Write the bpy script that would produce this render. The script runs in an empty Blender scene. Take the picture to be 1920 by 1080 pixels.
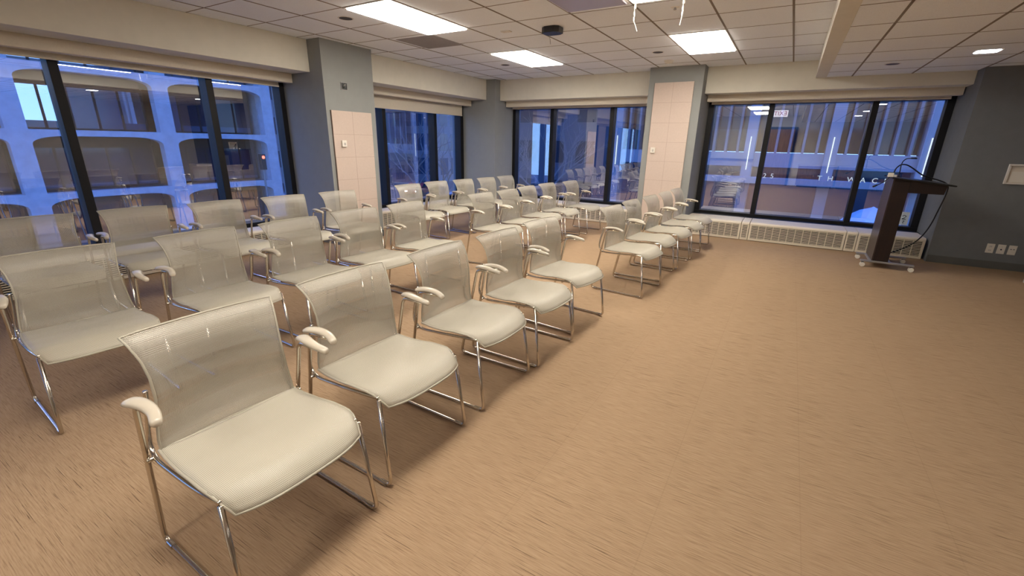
import bpy, bmesh, math, random
from mathutils import Vector, Matrix
random.seed(7)
SC = bpy.context.scene
COL = SC.collection

# ---------------------------------------------------------------- camera
CAM_H = 1.40
cd = bpy.data.cameras.new('camera')
cd.sensor_width = 36.0
cd.lens = 832.9 / 1920.0 * 36.0
cd.clip_start = 0.02
cd.clip_end = 500
cam = bpy.data.objects.new('camera', cd)
COL.objects.link(cam)
r = Vector((0.85576419, 0.51703609, 0.01847496))
d = Vector((0.17552491, -0.25655512, -0.95045803))
f = Vector((-0.48668126, 0.81661077, -0.3103034))
u, b = -d, -f
cam.matrix_world = Matrix(((r.x, u.x, b.x, 0), (r.y, u.y, b.y, 0), (r.z, u.z, b.z, CAM_H), (0, 0, 0, 1)))
SC.camera = cam

# ---------------------------------------------------------------- sky, light levels, exposure
SKY_STRENGTH = 3.9
LAMP_STRENGTH = 26.0
LAMP_COLOR = (1.0, 0.92, 0.80)
SC.view_settings.view_transform = 'Standard'
SC.view_settings.look = 'None'
SC.view_settings.gamma = 1.0
SC.view_settings.use_curve_mapping = False
SC.view_settings.exposure = 0.0
world = bpy.data.worlds.new('dusk_sky')
SC.world = world
world.use_nodes = True
wt = world.node_tree
wt.nodes.clear()
wo = wt.nodes.new('ShaderNodeOutputWorld')
wb = wt.nodes.new('ShaderNodeBackground')
wb.inputs['Strength'].default_value = SKY_STRENGTH
wc = wt.nodes.new('ShaderNodeTexCoord')
wx = wt.nodes.new('ShaderNodeSeparateXYZ')
wr = wt.nodes.new('ShaderNodeValToRGB')
wr.color_ramp.elements[0].position = 0.0
wr.color_ramp.elements[0].color = (0.34, 0.60, 1.0, 1)
wr.color_ramp.elements[1].position = 0.45
wr.color_ramp.elements[1].color = (0.08, 0.22, 0.92, 1)
wt.links.new(wc.outputs['Generated'], wx.inputs[0])
wt.links.new(wx.outputs['Z'], wr.inputs[0])
wt.links.new(wr.outputs[0], wb.inputs['Color'])
wt.links.new(wb.outputs[0], wo.inputs['Surface'])


# ---------------------------------------------------------------- materials
def mat(name, color, rough=0.6, metal=0.0, spec=0.5, coat=0.0):
    m = bpy.data.materials.new(name)
    m.use_nodes = True
    p = m.node_tree.nodes['Principled BSDF']
    p.inputs['Base Color'].default_value = (*color, 1)
    p.inputs['Roughness'].default_value = rough
    p.inputs['Metallic'].default_value = metal
    p.inputs['Specular IOR Level'].default_value = spec
    p.inputs['Coat Weight'].default_value = coat
    return m


class N:
    """tiny node helper"""
    def __init__(self, m):
        self.t = m.node_tree
        self.p = self.t.nodes.get('Principled BSDF')

    def n(self, kind, **kw):
        x = self.t.nodes.new(kind)
        for k, v in kw.items():
            setattr(x, k, v)
        return x

    def l(self, a, b):
        self.t.links.new(a, b)

    def coord(self, scale, which='Object'):
        c = self.n('ShaderNodeTexCoord')
        mp = self.n('ShaderNodeMapping')
        mp.inputs['Scale'].default_value = scale
        self.l(c.outputs[which], mp.inputs['Vector'])
        return mp.outputs[0]

    def noise(self, vec, scale, detail=3, rough=0.55):
        x = self.n('ShaderNodeTexNoise')
        x.inputs['Scale'].default_value = scale
        x.inputs['Detail'].default_value = detail
        x.inputs['Roughness'].default_value = rough
        self.l(vec, x.inputs['Vector'])
        return x.outputs['Fac']

    def ramp(self, fac, stops):
        x = self.n('ShaderNodeValToRGB')
        e = x.color_ramp.elements
        while len(e) < len(stops):
            e.new(0.5)
        for i, (pos, c) in enumerate(stops):
            e[i].position = pos
            e[i].color = (*c, 1)
        self.l(fac, x.inputs[0])
        return x.outputs[0]

    def math(self, op, a, b=None):
        x = self.n('ShaderNodeMath', operation=op)
        for i, v in enumerate((a, b)):
            if v is None:
                continue
            if isinstance(v, (int, float)):
                x.inputs[i].default_value = v
            else:
                self.l(v, x.inputs[i])
        return x.outputs[0]

    def bump(self, h, strength, dist=0.002):
        x = self.n('ShaderNodeBump')
        x.inputs['Strength'].default_value = strength
        x.inputs['Distance'].default_value = dist
        self.l(h, x.inputs['Height'])
        self.l(x.outputs[0], self.p.inputs['Normal'])

    def mixc(self, fac, a, b, mode='MIX'):
        x = self.n('ShaderNodeMix', data_type='RGBA', blend_type=mode)
        for s, v in ((0, fac), (6, a), (7, b)):
            if isinstance(v, (int, float)):
                x.inputs[s].default_value = v
            elif isinstance(v, tuple):
                x.inputs[s].default_value = (*v, 1)
            else:
                self.l(v, x.inputs[s])
        return x.outputs[2]


def speckled(name, color, amt=0.06, scale=30, rough=0.7, bump=0.1, metal=0.0, spec=0.4):
    """plain painted or cast surface with a little mottling"""
    m = mat(name, color, rough, metal, spec)
    k = N(m)
    v = k.coord((1, 1, 1))
    n1 = k.noise(v, scale, 4)
    lo = tuple(c * (1 - amt) for c in color)
    hi = tuple(min(1, c * (1 + amt)) for c in color)
    k.l(k.ramp(n1, [(0.3, lo), (0.7, hi)]), k.p.inputs['Base Color'])
    if bump:
        k.bump(k.noise(v, scale * 12, 2), bump, 0.001)
    return m


def emit(name, color, strength):
    m = bpy.data.materials.new(name)
    m.use_nodes = True
    t = m.node_tree
    t.nodes.clear()
    o = t.nodes.new('ShaderNodeOutputMaterial')
    e = t.nodes.new('ShaderNodeEmission')
    e.inputs['Color'].default_value = (*color, 1)
    e.inputs['Strength'].default_value = strength
    t.links.new(e.outputs[0], o.inputs['Surface'])
    return m


def carpet_mat():
    m = mat('carpet', (0.4, 0.26, 0.15), 0.95, 0, 0.1)
    k = N(m)
    v = k.coord((1, 1, 1))
    fine = k.noise(k.coord((10, 240, 1)), 1.0, 4, 0.65)
    wide = k.noise(k.coord((2.0, 26, 1)), 1.0, 3, 0.6)
    grain = k.noise(v, 420, 2)
    base = k.ramp(fine, [(0.30, (0.23, 0.150, 0.090)), (0.47, (0.35, 0.241, 0.150)), (0.72, (0.44, 0.316, 0.206))])
    base = k.mixc(k.math('MULTIPLY', wide, 0.35), base, (0.365, 0.243, 0.152))
    streak = k.noise(k.coord((4.6, 270, 1)), 1.0, 2, 0.5)
    sfac = k.ramp(streak, [(0.635, (0, 0, 0)), (0.675, (1, 1, 1))])
    patch = k.noise(v, 2.1, 2)
    sfac = k.math('MULTIPLY', sfac, k.ramp(patch, [(0.40, (0.15, 0.15, 0.15)), (0.60, (0.9, 0.9, 0.9))]))
    base = k.mixc(sfac, base, (0.085, 0.048, 0.026))
    sx = k.n('ShaderNodeSeparateXYZ')
    k.l(v, sx.inputs[0])
    fx = k.math('FRACT', k.math('DIVIDE', k.math('ADD', sx.outputs['X'], 10.72), 0.5))
    row = k.math('FLOOR', k.math('DIVIDE', k.math('ADD', sx.outputs['X'], 10.72), 0.5))
    fy = k.math('FRACT', k.math('ADD', k.math('DIVIDE', sx.outputs['Y'], 1.0), k.math('MULTIPLY', row, 0.37)))
    seam = k.math('MAXIMUM', k.math('LESS_THAN', fx, 0.010), k.math('LESS_THAN', fy, 0.004))
    base = k.mixc(k.math('MULTIPLY', seam, 0.10), base, (0.14, 0.085, 0.05))
    tone = k.n('ShaderNodeTexWhiteNoise', noise_dimensions='2D')
    cv = k.n('ShaderNodeCombineXYZ')
    k.l(row, cv.inputs[0])
    k.l(k.math('FLOOR', k.math('ADD', sx.outputs['Y'], k.math('MULTIPLY', row, 0.37))), cv.inputs[1])
    k.l(cv.outputs[0], tone.inputs['Vector'])
    base = k.mixc(k.math('MULTIPLY', tone.outputs['Value'], 0.10), base, (0.33, 0.21, 0.13))
    k.l(base, k.p.inputs['Base Color'])
    k.bump(k.math('ADD', k.math('MULTIPLY', fine, 0.8), k.math('MULTIPLY', grain, 0.6)), 0.35, 0.004)
    return m


def tile_mat(name, color):
    m = mat(name, color, 0.95, 0, 0.1)
    k = N(m)
    v = k.coord((1, 1, 1))
    n = k.noise(v, 260, 3)
    k.l(k.ramp(n, [(0.32, tuple(c * 0.86 for c in color)), (0.5, color)]), k.p.inputs['Base Color'])
    k.bump(n, 0.25, 0.002)
    return m


def glass_mat(name, refl=0.22, tint=(0.82, 0.88, 0.95)):
    """reflective coated window glazing"""
    m = bpy.data.materials.new(name)
    m.use_nodes = True
    k = N(m)
    k.t.nodes.clear()
    o = k.n('ShaderNodeOutputMaterial')
    tr = k.n('ShaderNodeBsdfTransparent')
    tr.inputs['Color'].default_value = (*tint, 1)
    gl = k.n('ShaderNodeBsdfGlossy')
    gl.inputs['Roughness'].default_value = 0.0
    gl.inputs['Color'].default_value = (0.95, 0.96, 1, 1)
    fr = k.n('ShaderNodeFresnel')
    fr.inputs['IOR'].default_value = 1.5
    mx = k.n('ShaderNodeMixShader')
    fac = k.math('MINIMUM', k.math('ADD', fr.outputs[0], refl), 1.0)
    k.l(fac, mx.inputs[0])
    k.l(tr.outputs[0], mx.inputs[1])
    k.l(gl.outputs[0], mx.inputs[2])
    k.l(mx.outputs[0], o.inputs['Surface'])
    return m


def mesh_fabric(name, color, open_frac, pitch=250.0):
    """woven see-through chair mesh: holes on a fine UV grid (UVs are in metres)"""
    m = mat(name, color, 0.42, 0, 0.5)
    k = N(m)
    uv = k.n('ShaderNodeTexCoord')
    sp = k.n('ShaderNodeSeparateXYZ')
    k.l(uv.outputs['UV'], sp.inputs[0])
    a = k.math('SINE', k.math('MULTIPLY', sp.outputs[0], pitch * 2 * math.pi))
    c = k.math('SINE', k.math('MULTIPLY', sp.outputs[1], pitch * 2 * math.pi))
    g = k.math('MULTIPLY', k.math('ADD', a, 1.0), k.math('ADD', c, 1.0))      # 0..4, mean 1
    hole = k.math('MINIMUM', k.math('MULTIPLY', g, open_frac), 1.0)
    col = k.mixc(k.math('MULTIPLY', g, 0.22), color, tuple(x * 0.62 for x in color))
    k.l(col, k.p.inputs['Base Color'])
    k.l(k.math('SUBTRACT', 1.0, hole), k.p.inputs['Alpha'])
    k.bump(g, 0.15, 0.0012)
    return m


def wood_mat(name, dark, light, rough=0.35):
    m = mat(name, light, rough, 0, 0.5)
    k = N(m)
    n = k.noise(k.coord((14, 14, 1.4)), 2.2, 5, 0.6)
    k.l(k.ramp(n, [(0.3, dark), (0.7, light)]), k.p.inputs['Base Color'])
    return m


def tower_mat(name, wall, glass, sx, sz, fx=0.6, fz=0.6, lit=0.0):
    """distant facade with a grid of windows"""
    m = mat(name, wall, 0.6)
    k = N(m)
    v = k.coord((1, 1, 1))
    sp = k.n('ShaderNodeSeparateXYZ')
    k.l(v, sp.inputs[0])
    h = k.math('ADD', sp.outputs[0], sp.outputs[1])
    a = k.math('LESS_THAN', k.math('FRACT', k.math('DIVIDE', k.math('ADD', h, 200.0), sx)), fx)
    c = k.math('LESS_THAN', k.math('FRACT', k.math('DIVIDE', k.math('ADD', sp.outputs[2], 50.0), sz)), fz)
    w = k.math('MULTIPLY', a, c)
    k.l(k.mixc(w, wall, glass), k.p.inputs['Base Color'])
    k.l(k.math('SUBTRACT', 0.7, k.math('MULTIPLY', w, 0.62)), k.p.inputs['Roughness'])
    return m


M = {}
M['carpet'] = carpet_mat()
M['tile'] = tile_mat('ceiling_tile', (0.86, 0.89, 0.93))
M['tile_dark'] = tile_mat('grey_vent_tile', (0.36, 0.34, 0.345))
M['tbar'] = mat('grid_bar_shadow_gap', (0.23, 0.19, 0.15), 0.8)  # dark brown paints in the shadow gap between tiles and bars
M['drywall'] = speckled('beige_drywall', (0.70, 0.67, 0.585), 0.03, 8, 0.85, 0.08)
M['grey_wall'] = speckled('grey_wall_paint', (0.28, 0.29, 0.285), 0.03, 8, 0.8, 0.08)
M['dark_wall'] = speckled('dark_grey_wall_paint', (0.165, 0.175, 0.185), 0.04, 10, 0.8, 0.08)
M['baseboard'] = mat('dark_vinyl_base', (0.10, 0.105, 0.10), 0.5)
M['panel'] = speckled('pinkish_fabric_panel', (0.60, 0.49, 0.425), 0.03, 60, 0.9, 0.15)
M['seam'] = mat('panel_seam', (0.42, 0.31, 0.255), 0.9)
M['panel_edge'] = mat('panel_edge_shadow', (0.16, 0.12, 0.10), 0.9)  # edge shadow of the fabric panels, painted as a dark colour
M['black_frame'] = mat('black_aluminium_frame', (0.006, 0.006, 0.008), 0.5, 0.0, 0.3)
M['glass'] = glass_mat('coated_window_glass', 0.38)
M['blind'] = speckled('cream_blind_fabric', (0.68, 0.62, 0.52), 0.03, 60, 0.8, 0.1)
M['casing'] = mat('cream_radiator_enamel', (0.70, 0.63, 0.52), 0.45)
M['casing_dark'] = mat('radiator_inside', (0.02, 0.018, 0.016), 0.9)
M['diffuser'] = emit('lit_diffuser', LAMP_COLOR, LAMP_STRENGTH)
M['led'] = emit('lit_downlight', (0.95, 0.95, 1.0), 22.0)
M['white_metal'] = mat('white_enamel', (0.72, 0.69, 0.64), 0.4)
M['unlit_lens'] = mat('unlit_prismatic_lens', (0.52, 0.50, 0.56), 0.25)
M['black_plastic'] = mat('black_plastic', (0.01, 0.01, 0.01), 0.35)
M['white_plastic'] = mat('white_plastic', (0.78, 0.74, 0.66), 0.4)
M['dark_hole'] = mat('dark_recess', (0.03, 0.025, 0.03), 0.6)
M['chrome'] = mat('chrome_tube', (0.62, 0.57, 0.50), 0.16, 1.0)
M['mesh_back'] = mesh_fabric('back_mesh', (0.45, 0.42, 0.36), 0.70)
M['mesh_seat'] = mesh_fabric('seat_mesh', (0.51, 0.475, 0.39), 0.13)
M['welt'] = mat('mesh_edge_welt', (0.40, 0.37, 0.30), 0.5)
M['armpad'] = mat('beige_gloss_armrest', (0.50, 0.45, 0.37), 0.22, 0, 0.6)
M['glide'] = mat('clear_grey_glide', (0.20, 0.19, 0.18), 0.3)
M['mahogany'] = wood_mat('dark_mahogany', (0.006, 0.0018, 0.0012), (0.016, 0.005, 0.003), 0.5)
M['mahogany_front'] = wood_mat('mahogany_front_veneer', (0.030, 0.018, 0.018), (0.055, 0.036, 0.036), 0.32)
M['grey_metal'] = mat('grey_painted_metal', (0.32, 0.31, 0.31), 0.4, 0.5)
M['rubber'] = mat('dark_rubber', (0.03, 0.03, 0.03), 0.6)
M['concrete'] = speckled('pale_concrete', (0.52, 0.53, 0.56), 0.12, 3, 0.9, 0.2)
M['concrete_dark'] = speckled('grey_concrete', (0.22, 0.23, 0.26), 0.1, 2, 0.9, 0.2)
M['soffit_in'] = mat('recess_lining', (0.10, 0.10, 0.11), 0.9)
M['pane_bright'] = mat('sky_mirroring_glass', (0.72, 0.76, 0.80), 0.03, 1.0)
M['pane_dark'] = mat('dark_tinted_glass', (0.012, 0.02, 0.04), 0.05, 0.0, 0.5)
M['pane_mid'] = mat('smoky_glass', (0.05, 0.08, 0.14), 0.12, 0.0, 0.6)
M['asphalt'] = speckled('asphalt', (0.17, 0.17, 0.18), 0.15, 2, 0.9, 0.2)
M['fin'] = mat('pale_stone_fin', (0.26, 0.25, 0.26), 0.7)
M['pale_stone'] = mat('pale_stone', (0.36, 0.345, 0.36), 0.7)
M['letter'] = emit('lit_letter', (0.75, 0.88, 1.0), 1.3)
M['led_line'] = emit('led_line', (0.8, 0.9, 1.0), 2.2)
M['bark'] = speckled('bare_bark', (0.20, 0.19, 0.19), 0.2, 8, 0.9, 0.2)
M['canvas_blue'] = mat('pale_canvas', (0.55, 0.68, 0.80), 0.8)
M['brown_wood'] = wood_mat('warm_brown_wood', (0.20, 0.11, 0.06), (0.34, 0.20, 0.12), 0.4)
M['beige_wall'] = speckled('beige_wall_paint', (0.70, 0.66, 0.58), 0.03, 8, 0.85, 0.05)
M['whiteboard'] = mat('whiteboard', (0.80, 0.82, 0.80), 0.2)
M['exit_red'] = emit('exit_letters', (0.5, 0.05, 0.12), 1.0)
M['exit_face'] = emit('exit_face', (1.0, 0.9, 0.9), 1.6)
M['notice'] = mat('pale_notice_paper', (0.62, 0.70, 0.78), 0.7)
M['ink'] = mat('dark_ink', (0.02, 0.03, 0.06), 0.7)
M['street_light'] = emit('street_lamp_glow', (1.0, 0.95, 0.9), 14.0)
M['red_light'] = emit('red_signal', (1.0, 0.12, 0.08), 8.0)
M['tower_a'] = tower_mat('glass_tower', (0.30, 0.33, 0.38), (0.08, 0.12, 0.2), 2.4, 3.4, 0.75, 0.7)
M['tower_b'] = tower_mat('dark_tower', (0.10, 0.11, 0.14), (0.02, 0.03, 0.05), 3.0, 3.6, 0.6, 0.55)
M['tower_c'] = tower_mat('stone_block', (0.24, 0.25, 0.28), (0.03, 0.04, 0.07), 3.2, 3.3, 0.45, 0.5)
M['car_paint'] = mat('car_paint', (0.35, 0.36, 0.4), 0.25, 0.3)
M['car_red'] = mat('red_paint', (0.45, 0.04, 0.04), 0.3)


# ---------------------------------------------------------------- mesh helpers
class MB:
    def __init__(self):
        self.v, self.f, self.uv = [], [], None

    def box(self, x0, x1, y0, y1, z0, z1):
        n = len(self.v)
        self.v += [(x, y, z) for z in (z0, z1) for y in (y0, y1) for x in (x0, x1)]
        self.f += [tuple(n + i for i in q) for q in ((0, 2, 3, 1), (4, 5, 7, 6), (0, 1, 5, 4), (2, 6, 7, 3), (0, 4, 6, 2), (1, 3, 7, 5))]
        return self

    def prism(self, pts, axis, a, b):
        """closed 2-D outline extruded along an axis; pts are the other two coordinates in order"""
        n = len(self.v)
        k = len(pts)

        def P(p, w):
            if axis == 'x':
                return (w, p[0], p[1])
            if axis == 'y':
                return (p[0], w, p[1])
            return (p[0], p[1], w)
        self.v += [P(p, a) for p in pts] + [P(p, b) for p in pts]
        self.f.append(tuple(n + i for i in range(k)))
        self.f.append(tuple(n + k + i for i in reversed(range(k))))
        for i in range(k):
            j = (i + 1) % k
            self.f.append((n + i, n + k + i, n + k + j, n + j))
        return self

    def tube(self, path, rad, seg=10, cap=True):
        pts = [Vector(p) for p in path]
        rads = rad if isinstance(rad, (list, tuple)) else [rad] * len(pts)
        n0 = len(self.v)
        t0 = (pts[1] - pts[0]).normalized()
        up = Vector((0, 0, 1)) if abs(t0.z) < 0.9 else Vector((0, 1, 0))
        nrm = t0.cross(up).normalized()
        for i, p in enumerate(pts):
            if i == 0:
                t = (pts[1] - pts[0]).normalized()
            elif i == len(pts) - 1:
                t = (pts[-1] - pts[-2]).normalized()
            else:
                t = ((pts[i + 1] - p).normalized() + (p - pts[i - 1]).normalized()).normalized()
            nrm = (nrm - t * nrm.dot(t)).normalized()
            bn = t.cross(nrm)
            for s in range(seg):
                a = 2 * math.pi * s / seg
                self.v.append(tuple(p + (nrm * math.cos(a) + bn * math.sin(a)) * rads[i]))
        for i in range(len(pts) - 1):
            for s in range(seg):
                a, c = n0 + i * seg + s, n0 + i * seg + (s + 1) % seg
                self.f.append((a, c, c + seg, a + seg))
        if cap:
            self.f.append(tuple(n0 + s for s in reversed(range(seg))))
            e = n0 + (len(pts) - 1) * seg
            self.f.append(tuple(e + s for s in range(seg)))
        return self

    def lathe(self, prof, c, seg=20, axis='z'):
        """profile of (radius, height) turned about an axis through c"""
        n0 = len(self.v)
        for (rr, h) in prof:
            for s in range(seg):
                a = 2 * math.pi * s / seg
                x, y = rr * math.cos(a), rr * math.sin(a)
                if axis == 'z':
                    self.v.append((c[0] + x, c[1] + y, c[2] + h))
                elif axis == 'y':
                    self.v.append((c[0] + x, c[1] + h, c[2] + y))
                else:
                    self.v.append((c[0] + h, c[1] + x, c[2] + y))
        for i in range(len(prof) - 1):
            for s in range(seg):
                a, e = n0 + i * seg + s, n0 + i * seg + (s + 1) % seg
                self.f.append((a, e, e + seg, a + seg))
        self.f.append(tuple(n0 + s for s in reversed(range(seg))))
        e = n0 + (len(prof) - 1) * seg
        self.f.append(tuple(e + s for s in range(seg)))
        return self

    def grid(self, fn, nu, nv, uvfn=None):
        n0 = len(self.v)
        uvs = []
        for i in range(nu + 1):
            for j in range(nv + 1):
                self.v.append(tuple(fn(i / nu, j / nv)))
                uvs.append(uvfn(i / nu, j / nv) if uvfn else (i / nu, j / nv))
        for i in range(nu):
            for j in range(nv):
                a = n0 + i * (nv + 1) + j
                self.f.append((a, a + 1, a + nv + 2, a + nv + 1))
        self.uv = uvs
        return self

    def build(self, name, material, parent=None, smooth=False, bevel=0.0, fix=True):
        me = bpy.data.meshes.new(name)
        me.from_pydata(self.v, [], self.f)
        if self.uv:
            lay = me.uv_layers.new(name='UVMap')
            for lp in me.loops:
                lay.data[lp.index].uv = self.uv[lp.vertex_index]
        if fix:
            bm = bmesh.new()
            bm.from_mesh(me)
            bmesh.ops.recalc_face_normals(bm, faces=bm.faces)
            bm.to_mesh(me)
            bm.free()
        if smooth:
            for p in me.polygons:
                p.use_smooth = True
            if smooth == 'auto':
                me.set_sharp_from_angle(angle=math.radians(38))
        me.materials.append(material)
        o = bpy.data.objects.new(name, me)
        COL.objects.link(o)
        if parent:
            o.parent = parent
        if bevel:
            bv = o.modifiers.new('bevel', 'BEVEL')
            bv.width = bevel
            bv.segments = 2
            bv.limit_method = 'ANGLE'
        return o


def tag(o, label=None, cat=None, group=None, kind=None):
    if label:
        o['label'] = label
    if cat:
        o['category'] = cat
    if group:
        o['group'] = group
    if kind:
        o['kind'] = kind
    return o


def thing(name, label, cat, loc=(0, 0, 0), rotz=0.0, group=None):
    o = bpy.data.objects.new(name, None)
    o.empty_display_size = 0.1
    COL.objects.link(o)
    o.location = loc
    o.rotation_euler = (0, 0, rotz)
    return tag(o, label, cat, group)


def struct(o):
    o['kind'] = 'structure'
    return o


def dup(root, loc, rotz, label, group=None):
    rr = root.copy()
    COL.objects.link(rr)
    rr.location = loc
    rr.rotation_euler = (0, 0, rotz)
    rr['label'] = label
    if group:
        rr['group'] = group
    for ch in list(root.children):
        c = ch.copy()
        COL.objects.link(c)
        c.parent = rr
        for g in list(ch.children):
            e = g.copy()
            COL.objects.link(e)
            e.parent = c
    return rr


def fillet(pts, rad, n=5):
    """round the inner corners of a polyline"""
    P = [Vector(p) for p in pts]
    out = [P[0]]
    for i in range(1, len(P) - 1):
        a, c, e = P[i - 1], P[i], P[i + 1]
        rr = rad[i] if isinstance(rad, dict) else rad
        rr = min(rr, (a - c).length * 0.48, (e - c).length * 0.48)
        s, t = c + (a - c).normalized() * rr, c + (e - c).normalized() * rr
        for k in range(n + 1):
            w = k / n
            out.append(s * (1 - w) ** 2 + c * 2 * w * (1 - w) + t * w * w)
    out.append(P[-1])
    return out


def spline(pts, n=6):
    """Catmull-Rom through points"""
    P = [Vector(p) for p in pts]
    out = []
    for i in range(len(P) - 1):
        p0, p1, p2, p3 = P[max(i - 1, 0)], P[i], P[i + 1], P[min(i + 2, len(P) - 1)]
        for k in range(n):
            t = k / n
            out.append(0.5 * ((2 * p1) + (p2 - p0) * t + (2 * p0 - 5 * p1 + 4 * p2 - p3) * t * t + (3 * p1 - p0 - 3 * p2 + p3) * t ** 3))
    out.append(P[-1])
    return out


def text_mesh(name, body, size, depth, material, parent, loc, rot):
    cu = bpy.data.curves.new('t', 'FONT')
    cu.body = body
    cu.size = size
    cu.extrude = depth / 2
    cu.align_x = 'CENTER'
    cu.align_y = 'CENTER'
    tmp = bpy.data.objects.new('t', cu)
    COL.objects.link(tmp)
    dg = bpy.context.evaluated_depsgraph_get()
    me = bpy.data.meshes.new_from_object(tmp.evaluated_get(dg))
    bpy.data.objects.remove(tmp)
    me.name = name
    me.materials.clear()
    me.materials.append(material)
    o = bpy.data.objects.new(name, me)
    COL.objects.link(o)
    o.location = loc
    o.rotation_euler = rot
    if parent:
        o.parent = parent
    return o


def shaped_plate(name, outer, holes, depth, material, parent=None):
    """flat plate with holes in the local XY plane, thickness along Z"""
    cu = bpy.data.curves.new('p', 'CURVE')
    cu.dimensions = '2D'
    cu.fill_mode = 'BOTH'
    cu.extrude = depth / 2
    for loop in [outer] + holes:
        s = cu.splines.new('POLY')
        s.points.add(len(loop) - 1)
        for i, p in enumerate(loop):
            s.points[i].co = (p[0], p[1], 0, 1)
        s.use_cyclic_u = True
    tmp = bpy.data.objects.new('p', cu)
    COL.objects.link(tmp)
    dg = bpy.context.evaluated_depsgraph_get()
    me = bpy.data.meshes.new_from_object(tmp.evaluated_get(dg))
    bpy.data.objects.remove(tmp)
    me.name = name
    me.materials.clear()
    me.materials.append(material)
    o = bpy.data.objects.new(name, me)
    COL.objects.link(o)
    if parent:
        o.parent = parent
    return o


# ---------------------------------------------------------------- room dimensions
HC, LC = 2.578, 2.352           # main ceiling, lower ceiling on the right
XL, YF = -6.10, 8.74            # glass planes: left windows, far windows
YB, XR = -3.6, 4.8              # unseen back and right walls
PX0 = -5.18                     # face of left pier
STEP = 0.095                    # where the ceiling steps down

struct(MB().box(-6.3, XR + .2, YB - .2, 8.95, -0.3, 0.0).build('floor', M['carpet']))
struct(MB().box(-6.3, STEP, YB - .2, 8.95, HC, HC + 0.3).build('ceiling', M['tile']))
struct(MB().box(STEP + .13, XR + .2, YB - .2, 8.95, LC, HC + 0.3).build('ceiling', M['tile']))
struct(MB().box(STEP, STEP + .13, YB, 8.10, LC - 0.004, HC + 0.3).build('trim_1', M['drywall'], bevel=0.003))

# window walls: the low wall under the glass and the head above it
struct(MB().box(-6.3, -6.02, YB, 8.95, 0, 0.22).box(-6.3, -6.02, YB, 8.95, 2.12, HC)
       .build('wall_left', M['grey_wall']))
struct(MB().box(-6.02, 1.77, 8.62, 8.95, 0, 0.22).box(-6.02, 1.77, 8.62, 8.95, 2.12, HC)
       .build('wall_far', M['grey_wall']))
struct(MB().box(-6.3, PX0, 3.98, 4.795, 0, HC).build('wall_left_pier', M['grey_wall']))
struct(MB().box(-6.3, -5.21, 7.95, 8.95, 0, HC).build('wall_corner_pier', M['grey_wall']))
struct(MB().box(-2.165, -1.345, 7.81, 8.95, 0, HC).build('wall_far_pier', M['grey_wall']))
struct(MB().box(1.77, XR + .2, 7.80, 8.95, 0, HC).build('wall_far_right', M['dark_wall']))
struct(MB().box(XR, XR + .2, YB, 7.80, 0, HC).build('wall_right', M['beige_wall']))
struct(MB().box(-6.3, XR + .2, YB - .2, YB, 0, HC).build('wall_back', M['beige_wall']))
# soffits over the windows
SZ = 2.207
struct(MB().box(-6.02, -5.42, YB, 3.98, SZ, HC).build('trim_2', M['drywall'], bevel=0.004))
struct(MB().box(-6.02, -5.42, 4.795, 7.95, SZ, HC).build('trim_3', M['drywall'], bevel=0.004))
struct(MB().box(-5.21, -2.165, 8.13, 8.62, SZ - .004, HC).build('trim_4', M['drywall'], bevel=0.004))
struct(MB().box(-1.345, 1.77, 8.08, 8.62, SZ - .012, HC).build('trim_5', M['drywall'], bevel=0.004))
# baseboards
struct(MB().box(1.775, XR, 7.788, 7.80, 0, 0.095).build('baseboard_far_right', M['baseboard'], bevel=0.003))
struct(MB().box(-2.16, -1.35, 7.798, 7.81, 0, 0.095).build('baseboard_far_pier', M['baseboard'], bevel=0.003))
struct(MB().box(PX0, PX0 + .012, 3.985, 4.79, 0, 0.095).build('baseboard_left_pier', M['baseboard'], bevel=0.003))

# ceiling grid: main runners along the room and cross tees, coloured as shadow gaps
XLINES = [-0.213 - 0.607 * k for k in range(9)]
YLINES = [-3.45, -2.84, -2.23, -1.62, -1.01, -0.40, 0.20, 0.81, 1.42, 2.03, 2.64, 3.25, 3.85, 4.41, 5.02, 5.66, 6.28, 6.92, 7.53]
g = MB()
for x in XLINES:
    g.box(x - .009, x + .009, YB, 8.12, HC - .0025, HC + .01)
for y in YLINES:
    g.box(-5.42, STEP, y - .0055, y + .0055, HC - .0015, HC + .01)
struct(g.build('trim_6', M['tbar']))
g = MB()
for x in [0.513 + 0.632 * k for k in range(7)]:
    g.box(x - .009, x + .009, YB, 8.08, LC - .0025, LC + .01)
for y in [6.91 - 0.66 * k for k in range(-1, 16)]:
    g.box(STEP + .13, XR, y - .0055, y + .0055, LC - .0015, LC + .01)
struct(g.build('trim_7', M['tbar']))


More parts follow.
